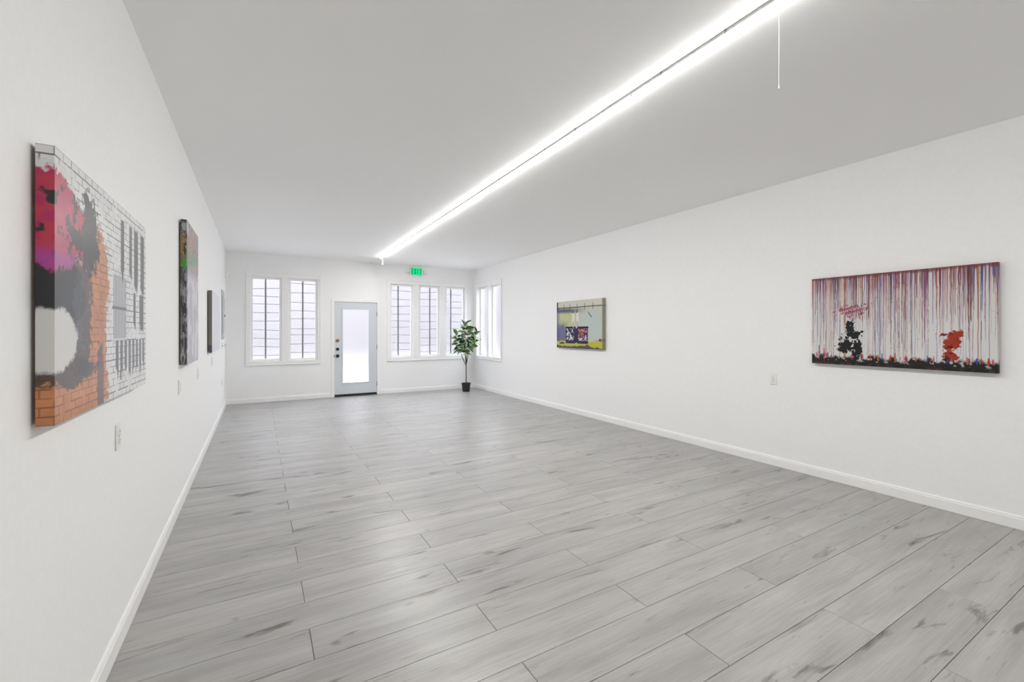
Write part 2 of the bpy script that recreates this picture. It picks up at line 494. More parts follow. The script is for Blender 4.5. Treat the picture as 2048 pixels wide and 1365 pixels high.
# ------------------------------------------------------------------ entrance door
dx0, dx1, dz0, dz1 = DOOR
door = tag(empty('door_1', (0, 0, 0)), 'pale blue grey entrance door with one tall frosted glass panel', 'door', kind='structure')
SY = Y1 + 0.012      # room-side face of the slab
gx0, gx1, gz0, gz1 = 1.560, 2.140, 0.275, 1.910
mb = MB()
mb.box((dx0 + .003, SY, 0.048), (gx0, SY + 0.044, dz1 - .003)); mb.box((gx1, SY, 0.048), (dx1 - .003, SY + 0.044, dz1 - .003))
mb.box((gx0, SY, 0.048), (gx1, SY + 0.044, gz0)); mb.box((gx0, SY, gz1), (gx1, SY + 0.044, dz1 - .003))
slab = mb.build('door_leaf', 'door_paint', door)
mb = MB(); lw = 0.022
for (p, q, r_, s_) in ((gx0 - .006, gx1 + .006, gz0 - .006, gz0 + lw), (gx0 - .006, gx1 + .006, gz1 - lw, gz1 + .006),
                       (gx0 - .006, gx0 + lw, gz0 + lw, gz1 - lw), (gx1 - lw, gx1 + .006, gz0 + lw, gz1 - lw)):
    mb.box((p, SY - 0.008, r_), (q, SY, s_), 0.002)
mb.build('lite_frame', 'door_paint', slab)
box((gx0 + .002, SY + 0.016, gz0 + .002), (gx1 - .002, SY + 0.022, gz1 - .002)).build('pane', 'film', slab)
box((dx0 + .004, SY - 0.010, 0.014), (dx1 - .004, SY + 0.040, 0.046), 0.003).build('door_sweep', 'rubber', door)
box((dx0 - .028, Y1 - 0.004, -0.008), (dx1 + .028, Y1 + WT, 0.012), 0.003).build('threshold', 'dark_metal', door)
# jambs and casing
for a, b in ((dx0 - .029, dx0), (dx1, dx1 + .029)):
    box((a, Y1, 0.012), (b, Y1 + WT - .002, dz1)).build('jamb', 'trim', door)
box((dx0 - .029, Y1, dz1), (dx1 + .029, Y1 + WT - .002, dz1 + .029)).build('jamb_head', 'trim', door)
cw = 0.064
box((dx0 - cw - .004, Y1 - .016, 0.0005), (dx0 - .006, Y1, dz1 + .006), 0.003).build('casing_leg', 'trim', door)
box((dx1 + .006, Y1 - .016, 0.0005), (dx1 + cw + .004, Y1, dz1 + .006), 0.003).build('casing_leg', 'trim', door)
box((dx0 - cw - .004, Y1 - .016, dz1 + .0065), (dx1 + cw + .004, Y1, dz1 + cw + .006), 0.003).build('casing_head', 'trim', door)
# hardware
hx = 1.470
def rose(z, r, mat, name, d=0.020):
    return MB().lathe([(r, 0.0), (r, -0.010), (r * .88, -0.014), (r * .5, -d)], 'Y', (hx, SY, z), 20).build(name, mat, door, smooth=False)
ub = rose(1.215, 0.038, 'bronze', 'deadbolt_cover', 0.018); tag(ub, 'aged bronze upper lock cover')
box((hx - .006, SY - .034, 1.195), (hx + .006, SY - .016, 1.228), 0.002).build('thumb_turn', 'bronze', ub)
lb = rose(1.027, 0.033, 'dark_metal', 'deadbolt')
box((hx - .005, SY - .036, 1.010), (hx + .005, SY - .018, 1.044), 0.002).build('thumb_turn', 'dark_metal', lb)
kn = rose(0.884, 0.034, 'dark_metal', 'knob_rose')
MB().lathe([(0.012, -0.016), (0.012, -0.034), (0.026, -0.042), (0.031, -0.054), (0.026, -0.066), (0.010, -0.070)], 'Y', (hx, SY, 0.884), 20).build('knob', 'dark_metal', kn, smooth=True)
box((dx0 - .012, Y1 - .0175, 0.855), (dx0 - .0005, Y1 - .0005, 0.915), 0.001).build('strike_plate', 'dark_metal', door)
for z in (0.24, 1.06, 1.80):
    h_ = box((dx1 - .002, SY - .004, z - .05), (dx1 + .008, SY + .008, z + .05), 0.001).build('hinge', 'steel', door)
    MB().tube([(dx1 + .003, SY - .008, z - .052), (dx1 + .003, SY - .008, z + .052)], 0.006, 10).build('hinge_pin', 'steel', h_)

# ------------------------------------------------------------------ ceiling light strip
LY0, LY1 = -1.55, 9.254
slope = (2.181 - 2.05) / (9.254 - 1.161)
lx = 2.065 + slope * (LY0 - 1.161)
led = tag(empty('linear_light', (lx, LY0, H), -math.atan(slope)), 'long thin glowing white tube light running along the ceiling', 'ceiling light')
LEN = (LY1 - LY0) / math.cos(math.atan(slope))
nseg = 9; sl = LEN / nseg
for i in range(nseg):
    a, b = i * sl, (i + 1) * sl
    box((-0.0135, a + .001, -0.0182), (0.0135, b - .001, -0.0008), 0.0015).build('housing', 'white_plastic', led)
    arc = [(0.0130 * math.cos(q), -0.0185 - 0.0052 * math.sin(q)) for q in [math.pi * k / 12 for k in range(13)]]
    MB().prism(arc, 'Y', a + .008, b - .008).build('tube', 'led', led)
    for e0, e1 in ((a + .0005, a + .0075), (b - .0075, b - .0005)):
        box((-0.0135, e0, -0.0249), (0.0135, e1, -0.0185), 0.001).build('end_cap', 'white_plastic', led)
for yc in [1.387 - LY0 + d for d in (0, .417, 1.25, 1.667, 2.5, 2.917, 3.75, 4.167, 5.0, 5.417, 6.25, 6.667, 7.4)]:
    box((-0.0160, yc - .006, -0.021), (-0.0137, yc + .006, -0.0006), 0.0005).build('mounting_clip', 'steel', led)
# pull cords hanging from the strip
yq = 1.135 - LY0
cord1 = MB().tube([(0.010, yq, -0.01), (0.011, yq, -0.20), (0.010, yq, -0.40)], 0.0011, 6).build('pull_cord', 'cord', led)
MB().tube([(0.010, yq, -0.400), (0.010, yq, -0.415)], [0.0020, 0.0024], 8).build('cord_tip', 'cord', cord1)
yq = LEN - 0.03
cord2 = MB().tube([(0.03, yq, -0.01), (0.031, yq, -0.125)], 0.006, 6).build('pull_cord', 'cord', led)
MB().lathe([(0.004, -0.118), (0.015, -0.128), (0.018, -0.142), (0.012, -0.155), (0.003, -0.160)], 'Z', (0.031, yq, 0), 14).build('cord_knob', 'cord', cord2, smooth=True)

# ------------------------------------------------------------------ exit sign
ex = tag(empty('exit_sign', (3.195, Y1, 2.715)), 'lit green EXIT sign with emergency lamp heads above the three windows', 'exit sign')
EY = -0.052
box((-0.150, EY, 0.0), (0.150, -0.0005, 0.190), 0.006, 2).build('housing', 'white_plastic', ex)
fr = MB()
for (a, b, c, d) in ((-.150, .150, .178, .190), (-.150, .150, 0, .012), (-.150, -.134, .012, .178), (.134, .150, .012, .178)):
    fr.box((a, EY - .007, c), (b, EY - .0003, d), .001)
fr.build('frame', 'white_plastic', ex)
box((-0.133, EY - .003, 0.013), (0.133, EY - .0005, 0.177)).build('face', 'exit_face', ex)
def letter(ch, x):
    mb = MB(); w, z0, z1, s = 0.040, 0.036, 0.154, 0.013
    y0, y1 = EY - .006, EY - .0032
    if ch == 'E':
        mb.box((x, y0, z0), (x + s, y1, z1))
        for z in (z0, (z0 + z1) / 2 - s / 2, z1 - s): mb.box((x + s, y0, z), (x + w, y1, z + s))
    elif ch == 'I':
        mb.box((x + w / 2 - s / 2, y0, z0), (x + w / 2 + s / 2, y1, z1))
    elif ch == 'T':
        mb.box((x + w / 2 - s / 2, y0, z0), (x + w / 2 + s / 2, y1, z1 - s)); mb.box((x, y0, z1 - s), (x + w, y1, z1))
    elif ch == 'X':
        mb.prism([(x, z0), (x + s, z0), (x + w, z1), (x + w - s, z1)], 'Y', y0, y1)
        mb.prism([(x, z1), (x + s, z1), (x + w, z0), (x + w - s, z0)], 'Y', y0 - .0002, y1 + .0002)
    mb.build('letter', 'exit_letter', ex)
for ch, x in zip('EXIT', (-.118, -.052, .008, .076)): letter(ch, x)
for s in (-1, 1):
    arm = MB().tube([(s * .150, -.030, .095), (s * .175, -.034, .095)], 0.010, 10).build('lamp_arm', 'white_plastic', ex)
    hd = box((s * .172, -.075, .060), (s * .262, -.010, .128), .008, 2).build('lamp_head', 'white_plastic', ex)
    box((min(s * .182, s * .252), -.079, .070), (max(s * .182, s * .252), -.0752, .118), .001).build('lamp_lens', 'white_plastic', hd)

# ------------------------------------------------------------------ corner motion sensor
ms = tag(empty('motion_sensor', (X0, Y1 - 0.085, 2.440)), 'small white motion sensor high in the left far corner', 'sensor')
MB().prism([(0.0005, -.030), (0.012, -.034), (0.052, -.020), (0.060, 0.0), (0.052, .020), (0.012, .034), (0.0005, .030)], 'Z', 0, 0.105).build('body', 'white_plastic', ms)
MB().prism([(0.053, -.016), (0.0625, 0.0), (0.053, .016)], 'Z', 0.018, 0.050).build('lens', 'panel_grey', ms)

# ------------------------------------------------------------------ outlets, switches, electrical panel
def outlet(side, yc, zc, label, group='white wall outlets', part='outlet'):
    rz = R(90) if side == 'left' else R(-90)
    x = X0 if side == 'left' else X1
    o = tag(empty('wall_outlet', (x, yc, zc - 0.057), rz), label, 'outlet', group)
    box((-0.035, -0.007, 0), (0.035, -0.0004, 0.114), 0.003, 2).build('plate', 'white_plastic', o)
    for zz in (0.030, 0.068):
        r = MB().lathe([(0.0165, -0.0071), (0.0165, -0.0085), (0.0155, -0.0092)], 'Y', (0, 0, zz + .008), 18).build('receptacle', 'white_plastic', o)
        for dx, w in ((-.0065, .0022), (.0065, .0018)):
            box((dx - w / 2, -0.0096, zz + .008), (dx + w / 2, -0.0091, zz + .0165)).build('slot', 'black_plastic', r)
        box((-.0024, -0.0096, zz - .003), (.0024, -0.0091, zz + .002)).build('ground_hole', 'black_plastic', r)
    MB().lathe([(0.003, -0.0071), (0.003, -0.0082)], 'Y', (0, 0, 0.057), 10).build('screw', 'steel', o)
    return o
outlet('right', 2.626, 0.910, 'white duplex outlet on the right wall beside the colourful drip canvas')
outlet('left', 2.573, 0.946, 'white duplex outlet right under the largest left canvas')
outlet('left', 4.32, 0.972, 'white outlet under the near edge of the tall narrow canvas')
outlet('left', 5.56, 0.974, 'white outlet just past the tall narrow canvas')
outlet('left', 7.12, 1.007, 'white outlet under the pale canvas with grey edge')
outlet('left', 8.84, 0.548, 'low white outlet below the grey electrical panel')

def switch(yc, zc, label):
    o = tag(empty('light_switch', (X0, yc, zc - 0.057), R(90)), label, 'switch', 'switches on the left wall')
    box((-0.035, -0.007, 0), (0.035, -0.0004, 0.114), 0.003, 2).build('plate', 'white_plastic', o)
    box((-.006, -0.016, 0.048), (.006, -0.0069, 0.066), .0015).build('toggle', 'dark_metal', o)
    for zz in (0.022, 0.092): MB().lathe([(0.003, -0.0071), (0.003, -0.0082)], 'Y', (0, 0, zz), 10).build('screw', 'steel', o)
switch(8.97, 1.165, 'light switch with dark toggle just below the electrical panel')
switch(9.62, 1.160, 'light switch with dark toggle closest to the far corner')

ep = tag(empty('electrical_panel', (X0, 9.17, 1.275), R(90)), 'grey metal electrical panel on the left wall near the corner', 'panel')
box((-0.31, -0.010, 0), (0.31, -0.0004, 0.850), .003).build('trim_cover', 'panel_grey', ep)
pd = box((-0.24, -0.018, 0.10), (0.24, -0.0105, 0.75), .003).build('panel_door', 'panel_grey', ep)
box((0.19, -0.026, 0.395), (0.215, -0.0181, 0.440), .002).build('latch', 'black_plastic', pd)
box((0.1985, -0.0195, 0.50), (0.2015, -0.0181, 0.72)).build('door_slot', 'black_plastic', pd)

# ------------------------------------------------------------------ canvases
def vnoise(u, v, su, sv, seed):
    rng = np.random.RandomState(seed)
    G = rng.rand(int(sv) + 3, int(su) + 3)
    x, y = np.clip(u, 0, 1) * su, np.clip(v, 0, 1) * sv
    i, j = x.astype(int), y.astype(int)
    fx, fy = x - i, y - j
    fx, fy = fx * fx * (3 - 2 * fx), fy * fy * (3 - 2 * fy)
    a = G[j, i] * (1 - fx) + G[j, i + 1] * fx
    b = G[j + 1, i] * (1 - fx) + G[j + 1, i + 1] * fx
    return a * (1 - fy) + b * fy
def fbm(u, v, su, sv, seed):
    return (vnoise(u, v, su, sv, seed) * .55 + vnoise(u, v, su * 2.1, sv * 2.1, seed + 1) * .28 + vnoise(u, v, su * 4.3, sv * 4.3, seed + 2) * .17)
def sst(x, a, b):
    t = np.clip((x - a) / (b - a), 0, 1); return t * t * (3 - 2 * t)
def over(C, col, al):
    return C * (1 - al[..., None]) + np.array(col) * al[..., None]
def blob(u, v, cu, cv, ru, rv, seed, rough=.35, soft=.08):
    d = np.sqrt(((u - cu) / ru) ** 2 + ((v - cv) / rv) ** 2) + (fbm(u, v, 14, 11, seed) - .5) * 2 * rough + (fbm(u, v, 70, 52, seed + 500) - .5) * 2.2 * rough
    return 1 - sst(d, 1 - soft, 1 + soft)
def rect(u, v, a, b, c, d, s=.004):
    return sst(u, a - s, a + s) * (1 - sst(u, b - s, b + s)) * sst(v, c - s, c + s) * (1 - sst(v, d - s, d + s))
def bricks(u, v, nu, nv, wu, wv, seed):
    row = np.floor(v * nv)
    uu = u * nu + (row % 2) * .5
    fu, fv = uu - np.floor(uu), v * nv - row
    m = np.maximum((fu < wu) | (fu > 1 - wu), (fv < wv) | (fv > 1 - wv)).astype(float)
    return m * sst(fbm(u, v, 24, 18, seed), .30, .48)

def paint_brick(u, v):        # white brick, magenta and black patches, orange patches, grey bars
    C = np.ones(u.shape + (3,)) * np.array((.74, .74, .735))
    C = over(C, (.60, .60, .60), sst(fbm(u, v, 18, 14, 1), .5, .75) * .5)
    C = over(C, (.07, .07, .07), bricks(u, v, 18, 31, .030, .065, 5) * .9)
    # orange painted brick patches
    org = np.maximum.reduce([blob(u, v, .31, .52, .13, .27, 21, .25), blob(u, v, .17, .08, .26, .20, 22, .2), blob(u, v, .33, .20, .10, .2, 23, .3)])
    oc = np.array((.52, .20, .075)) * (0.75 + .6 * fbm(u, v, 16, 12, 9))[..., None]
    C = C * (1 - org[..., None]) + oc * org[..., None]
    C = over(C, (.16, .05, .02), org * bricks(u, v, 18, 31, .035, .075, 6) * .75)
    # dark patches
    C = over(C, (.022, .022, .026), blob(u, v, .255, .74, .085, .17, 31, .38))
    C = over(C, (.012, .012, .014), blob(u, v, .03, .50, .17, .17, 32, .2))
    C = over(C, (.05, .05, .065), blob(u, v, .20, .42, .075, .26, 33, .35) * .9)
    C = over(C, (.03, .03, .035), blob(u, v, .13, .18, .20, .055, 34, .35) * .9)
    C = over(C, (.05, .05, .07), blob(u, v, .36, .10, .035, .16, 36, .4) * .8)
    # pale round patch
    C = over(C, (.66, .65, .62), blob(u, v, .02, .30, .14, .115, 35, .12))
    # magenta petals
    pet = np.maximum.reduce([blob(u, v, .03, .80, .13, .11, 41, .3), blob(u, v, .12, .72, .10, .14, 42, .3), blob(u, v, .02, .66, .12, .09, 43, .25)])
    C = over(C, (.43, .012, .10), pet)
    C = over(C, (.52, .03, .05), pet * sst(fbm(u, v, 20, 16, 45), .45, .6) * .7)
    C = over(C, (.015, .01, .015), pet * sst(fbm(u, v, 22, 17, 44), .56, .62))
    C = over(C, (.40, .05, .30), pet * (1 - sst(v, .60, .66)) * .9)
    # barred opening
    w = rect(u, v, .50, .665, .30, .625)
    bars = (np.abs(((u - .50) * 60) % 1 - .5) < .26).astype(float)
    C = over(C, (.62, .62, .63), w); C = over(C, (.10, .10, .13), w * bars)
    C = over(C, (.10, .10, .12), rect(u, v, .49, .675, .45, .465)); C = over(C, (.6, .6, .6), rect(u, v, .49, .675, .275, .295))
    # grey dripping bars
    drip = (vnoise(u, v, 90, 2, 77) - .5) * .10
    def bar(a, b, c, d): return rect(u, v + drip * (v < (c + d) / 2), a, b, c, d, .003)
    for a, b, c, d in ((.595, .640, .63, .93), (.715, .755, .62, .93), (.79, .855, .60, .93), (.90, .965, .60, .93),
                       (.78, .815, .36, .56), (.88, .955, .36, .56)):
        C = over(C, (.045, .045, .05), bar(a, b, c, d) * .95)
    for i in range(8):
        a = .53 + i * .0575
        C = over(C, (.05, .05, .06), bar(a, a + .036, .12, .29) * .9)
    return C

PAL = [(.36, .03, .03), (.06, .06, .36), (.22, .08, .26), (.45, .15, .06), (.09, .05, .07), (.05, .10, .36), (.46, .20, .22), (.10, .06, .04), (.40, .25, .08), (.33, .05, .16), (.16, .07, .05), (.26, .16, .32)]
def paint_drip(u, v):         # coloured paint runs over a pale ground, dark band below
    C = np.ones(u.shape + (3,)) * np.array((.66, .655, .65))
    C = over(C, (.62, .46, .44), sst(v, .35, 1.0) * .45 * (0.6 + .8 * fbm(u, v, 20, 3, 3)))
    rng = np.random.RandomState(12)
    for i in range(340):
        x = rng.rand(); w = rng.uniform(.0006, .0019) * (1.9 if rng.rand() < .10 else 1)
        bot = 1 - min(1.0, abs(rng.normal(.50, .24))) if rng.rand() < .82 else 0.03
        col = PAL[rng.randint(len(PAL))]; al = rng.uniform(.55, 1.0)
        wig = (vnoise(np.full_like(u, .5), v, 3, 9, 200 + i % 37) - .5) * .006
        ww = w * (0.75 + 1.0 * sst(v, .72, 1.0))
        m = (1 - sst(np.abs(u - x - wig), ww * .6, ww * 1.6)) * sst(v, bot, bot + .05)
        C = over(C, [q * .85 for q in col], m * al)
    C = over(C, (.17, .045, .05), sst(v + (fbm(u, v, 60, 4, 8) - .5) * .05, .955, .985) * .85)
    # cleared pale area with ragged dark blots, a speckled blot and a red blot
    C = over(C, (.64, .635, .63), blob(u, v, .29, .33, .085, .17, 51, .15, .2) * .8)
    for cu, cv, ru, rv, s in ((.250, .40, .030, .085, 61), (.285, .335, .046, .050, 62), (.225, .22, .040, .085, 63), (.300, .20, .026, .085, 64)):
        C = over(C, (.018, .018, .018), blob(u, v, cu, cv, ru, rv, s, .75))
    sp = blob(u, v, .270, .590, .075, .075, 65, .8)
    cell = (np.floor(u * 170) * 57 + np.floor(v * 110) * 131).astype(int)
    ncol = np.array(PAL + [(.6, .45, .08), (.55, .2, .25), (.6, .56, .5)])[(cell * 7919 >> 3) % (len(PAL) + 3)] * 1.2
    C = C * (1 - sp[..., None]) + ncol * sp[..., None]
    for cu, cv, ru, rv, s in ((.800, .27, .034, .10, 71), (.765, .345, .032, .020, 72), (.835, .36, .026, .030, 73), (.800, .14, .030, .06, 74)):
        C = over(C, (.34, .04, .018), blob(u, v, cu, cv, ru, rv, s, .7))
        C = over(C, (.10, .012, .01), blob(u, v, cu, cv, ru * .8, rv * .8, s + 30, .9) * sst(fbm(u, v, 50, 40, s), .5, .6))
    # scratches and specks
    C = over(C, (.10, .10, .10), sst(fbm(u, v, 70, 50, 81), .80, .84) * .8)
    # dark ground band
    gb = 1 - sst(v + (fbm(u, v, 26, 10, 91) - .5) * .13, .075, .115)
    C = over(C, (.022, .021, .020), gb)
    C = over(C, (.45, .44, .43), gb * sst(fbm(u, v, 60, 40, 92), .66, .70) * sst(v, .03, .06))
    rng = np.random.RandomState(5)
    for i in range(34):
        x = rng.rand(); col = [(.45, .03, .03), (.05, .07, .38), (.33, .04, .12), (.40, .15, .04)][rng.randint(4)]
        hgt = rng.uniform(.015, .040) if x > .09 else rng.uniform(.04, .10)
        C = over(C, col, blob(u, v, x, .085 + hgt * .4, .003 + rng.rand() * .003, hgt, 300 + i, .5) * .85)
    C = over(C, (.10, .05, .05), (1 - sst(v, .0, .04)) * sst(fbm(u, v, 40, 6, 94), .45, .6) * .7)
    return C

def paint_yard(u, v):         # pale yellow and blue wash, two dark boxy patches, yellow foot
    C = np.ones(u.shape + (3,)) * np.array((.52, .53, .44))
    C = over(C, (.50, .52, .22), blob(u, v, .27, .62, .22, .24, 1, .3, .5) * .75)
    C = over(C, (.46, .55, .56), blob(u, v, .78, .45, .26, .28, 2, .3, .5) * .7)
    C = over(C, (.055, .06, .17), (1 - sst(np.abs(v - .80 + .02 * u), .0, .09)) * (1 - sst(u, .25, .75)) * .9)
    C = over(C, (.09, .10, .24), blob(u, v, .12, .30, .17, .24, 3, .3, .4) * .85)
    C = over(C, (.09, .10, .22), (1 - sst(u, .0, .10)) * .75)
    C = over(C, (.60, .59, .50), sst(v, .86, .90) * .9)
    for x in (.17, .31, .47, .63, .80): C = over(C, (.05, .05, .07), rect(u, v, x - .005, x + .005, .80, .93, .003))
    C = over(C, (.04, .04, .05), rect(u, v, 0, 1, .852, .868, .004)); C = over(C, (.05, .05, .05), rect(u, v, 0, .03, .80, .99))
    # dark streak
    t = (u - .70) / .08; C = over(C, (.06, .04, .03), rect(u, v + (t * .12), .70, .775, .735, .76, .004))
    # yellow ground
    C = over(C, (.50, .46, .05), (1 - sst(v + (fbm(u, v, 20, 6, 7) - .5) * .06, .135, .16)))
    C = over(C, (.085, .085, .12), (1 - sst(v + (fbm(u, v, 7, 5, 8) - .5) * .16 + (u - .3) * .06, .05, .075)))
    C = over(C, (.05, .05, .07), blob(u, v, .13, .105, .06, .022, 9) + 0)
    # boxes
    for a, b in ((.215, .43), (.475, .70)):
        C = over(C, (.035, .035, .085), rect(u, v, a, b, .10, .45)); C = over(C, (.02, .02, .03), rect(u, v, a - .01, b + .01, .425, .455))
    C = over(C, (.035, .035, .09), rect(u, v, .40, .49, .12, .42))
    bx = rect(u, v, .225, .40, .16, .415); C = over(C, (.66, .66, .68), bx * sst(fbm(u, v, 44, 36, 11), .50, .55))
    bx = rect(u, v, .49, .69, .16, .415)
    nc = np.array([(.55, .20, .03), (.30, .08, .30), (.60, .30, .10), (.45, .06, .04), (.60, .55, .50), (.18, .06, .22)])[np.clip((v * 14 + fbm(u, v, 20, 20, 13) * 4).astype(int) % 6, 0, 5)]
    al = bx * sst(fbm(u, v, 40, 34, 12), .42, .48); C = C * (1 - al[..., None]) + nc * al[..., None]
    # two pale upright strokes
    for cu, s in ((.385, 15), (.475, 16)):
        C = over(C, (.66, .66, .67), blob(u, v, cu, .62, .028, .15, s, .35)); C = over(C, (.10, .10, .12), blob(u, v, cu - .005, .765, .016, .03, s + 4, .3))
        C = over(C, (.42, .42, .40), blob(u, v, cu, .50, .016, .07, s + 8, .4))
    C = over(C, (.16, .07, .12), sst(u, .78, .9) * rect(u, v, .7, 1, .155, .21) * sst(fbm(u, v, 40, 30, 19), .45, .55))
    C = over(C, (.20, .17, .12), sst(u, .965, .985) * .8)
    return C

def paint_street(u, v):       # tall canvas: greys and lavender, loops of bright colour near the top
    C = np.ones(u.shape + (3,)) * np.array((.36, .345, .375))
    C = over(C, (.62, .60, .64), sst(fbm(u, v, 12, 8, 1), .42, .62) * .85)
    C = over(C, (.05, .05, .055), (1 - sst(u, .03, .12)) * sst(fbm(u, v, 10, 22, 2), .35, .52) * .95)
    top = sst(v + (fbm(u, v, 9, 7, 3) - .5) * .25, .62, .70)
    C = over(C, (.20, .17, .16), top * .7)
    cols = [(.48, .40, .06), (.10, .30, .08), (.42, .10, .06), (.45, .42, .40), (.30, .16, .28), (.05, .05, .05)]
    n1 = fbm(u, v, 9, 14, 5)
    for i, c in enumerate(cols):
        C = over(C, c, top * (1 - sst(np.abs(n1 - (.34 + i * .06)), .012, .022)) * .95)
    C = over(C, (.09, .33, .07), blob(u, v, .05, .71, .12, .040, 6, .7)); C = over(C, (.5, .5, .5), blob(u, v, .05, .95, .09, .04, 7, .3))
    C = over(C, (.10, .30, .12), blob(u, v, .5, .76, .28, .05, 8, .4) * .7); C = over(C, (.45, .2, .12), blob(u, v, .35, .88, .2, .06, 10, .4) * .6)
    C = over(C, (.34, .22, .34), blob(u, v, .45, .66, .35, .05, 9, .4) * .5)
    return C
def paint_glare(u, v):         # white glare painted into the front colour, charcoal at the wrapped edge
    C = np.ones(u.shape + (3,)) * np.array((.72, .72, .75))
    C = over(C, (.66, .68, .74), sst(fbm(u, v, 6, 5, 1), .4, .65) * .6)
    C = over(C, (.62, .61, .66), (1 - sst(v, .08, .22)) * .6)
    return C
def street_edge(w, v):        # wrapped side of the tall canvas: dark streaks below, bright loops above
    C = np.ones(v.shape + (3,)) * np.array((.035, .035, .04))
    C = over(C, (.17, .165, .18), sst(fbm(w, v, 5, 16, 31), .45, .62))
    C = over(C, (.30, .30, .32), sst(fbm(w, v, 4, 20, 33), .58, .68) * (1 - sst(v, .62, .68)))
    top = sst(v, .67, .69) * (1 - sst(v, .90, .92))
    n1 = fbm(w, v, 4, 34, 35)
    for i, c in enumerate([(.45, .30, .03), (.30, .06, .03), (.40, .38, .10), (.02, .02, .02)]):
        C = over(C, c, top * (1 - sst(np.abs(n1 - (.36 + i * .075)), .02, .035)))
    C = over(C, (.07, .28, .05), blob(w, v, .55, .70, .55, .040, 36, .45)); C = over(C, (.02, .03, .02), blob(w, v, .5, .70, .5, .03, 39, .5) * sst(fbm(w, v, 6, 60, 37), .55, .6))
    return over(C, (.36, .36, .36), blob(w, v, .55, .955, .40, .030, 38, .35))
def pale_edge(w, v):          # plain charcoal wrap, darker blue foot
    C = np.ones(v.shape + (3,)) * np.array((.15, .145, .135))
    C = over(C, (.05, .05, .055), 1 - sst(np.abs(v - .112), .004, .008))
    return over(C, (.06, .065, .10), 1 - sst(v, .10, .11))

def canvas(side, near_y, far_y, z0, z1, t, gap, fn, nu, nv, name, label, edge_fn=None):
    w, h = abs(far_y - near_y), z1 - z0
    yc = (near_y + far_y) / 2
    if side == 'left': loc, rz = (X0 + gap, yc, z0), R(90)
    else: loc, rz = (X1 - gap, yc, z0), R(-90)
    ns = 10
    us = np.concatenate([np.linspace(t / w, 0, ns, endpoint=False), np.linspace(0, 1, nu), np.linspace(1, 1 - t / w, ns + 1)[1:]])
    vs = np.concatenate([np.linspace(t / h, 0, ns, endpoint=False), np.linspace(0, 1, nv), np.linspace(1, 1 - t / h, ns + 1)[1:]])
    nU, nV = len(us), len(vs)
    iu, iv = np.arange(nU), np.arange(nV)
    px = np.where(iu < ns, -w / 2, np.where(iu >= ns + nu, w / 2, -w / 2 + us * w))
    pz = np.where(iv < ns, 0.0, np.where(iv >= ns + nv, h, vs * h))
    du = np.where(iu < ns, us * w, np.where(iu >= ns + nu, (1 - us) * w, 0.0))
    dv = np.where(iv < ns, vs * h, np.where(iv >= ns + nv, (1 - vs) * h, 0.0))
    U, V = np.meshgrid(us, vs)
    C = fn(U, V)
    if edge_fn is not None:
        WW, VV = np.meshgrid(np.linspace(0, 1, ns), vs)
        C[:, :ns] = edge_fn(WW, VV); C[:, ns + nu:] = edge_fn(WW, VV)[:, -ns:]
    PX, PZ = np.meshgrid(px, pz); DU, DV = np.meshgrid(du, dv)
    PY = -t + np.maximum(DU, DV)
    verts = np.stack([PX, PY, PZ], -1).reshape(-1, 3)
    idx = np.arange(nU * nV).reshape(nV, nU)
    corner = ((iu < ns) | (iu >= ns + nu))
    cornv = ((iv < ns) | (iv >= ns + nv))
    q = np.stack([idx[:-1, :-1], idx[:-1, 1:], idx[1:, 1:], idx[1:, :-1]], -1)
    cu = corner[:-1] & corner[1:] | (corner[:-1] ^ corner[1:])
    cv = cornv[:-1] & cornv[1:] | (cornv[:-1] ^ cornv[1:])
    keep = ~(cv[:, None] & cu[None, :])
    faces = q[keep]
    me = bpy.data.meshes.new(name)
    me.from_pydata(verts.tolist(), [], faces.tolist())
    ca = me.color_attributes.new('print', 'FLOAT_COLOR', 'POINT')
    rgba = np.ones((nU * nV, 4), dtype=np.float32); rgba[:, :3] = np.clip(C.reshape(-1, 3), 0, 1)
    ca.data.foreach_set('color', rgba.ravel())
    me.materials.append(M['print' if side == 'left' else 'print_matte']); me.update()
    root = tag(empty(name, loc, rz), label, 'canvas')
    link('printed_canvas', me, root)
    bw, ins, bk = 0.036, 0.030, gap * .96
    for a, b in (((-w / 2 + ins, -t + .004, ins), (w / 2 - ins, bk, ins + bw)), ((-w / 2 + ins, -t + .004, h - ins - bw), (w / 2 - ins, bk, h - ins)),
                 ((-w / 2 + ins, -t + .004, ins + bw + .0005), (-w / 2 + ins + bw, bk, h - ins - bw - .0005)), ((w / 2 - ins - bw, -t + .004, ins + bw + .0005), (w / 2 - ins, bk, h - ins - bw - .0005))):
        box(a, b).build('stretcher_bar', 'wood', root)
    return root

canvas('left', 1.712, 2.862, 1.150, 1.938, 0.039, 0.010, paint_brick, 420, 330, 'canvas_print',
       'large canvas nearest the camera on the left wall, white brick with magenta, black and orange')
canvas('left', 4.31, 5.065, 1.147, 2.303, 0.041, 0.011, paint_street, 150, 330, 'canvas_print',
       'tall narrow canvas on the left wall with dark edge and bright colours on top', street_edge)
canvas('left', 6.51, 7.72, 1.152, 1.918, 0.040, 0.011, paint_glare, 120, 120, 'canvas_print',
       'canvas with white glare painted on its front and charcoal side on the left wall, farthest from the camera', pale_edge)
canvas('right', 5.203, 6.436, 1.124, 1.936, 0.040, 0.010, paint_yard, 300, 260, 'canvas_print',
       'smaller looking yellow and blue canvas on the right wall near the windows')
canvas('right', 0.992, 2.230, 1.107, 1.920, 0.036, 0.012, paint_drip, 640, 360, 'canvas_print',
       'wide canvas on the right wall with many coloured vertical paint drips')

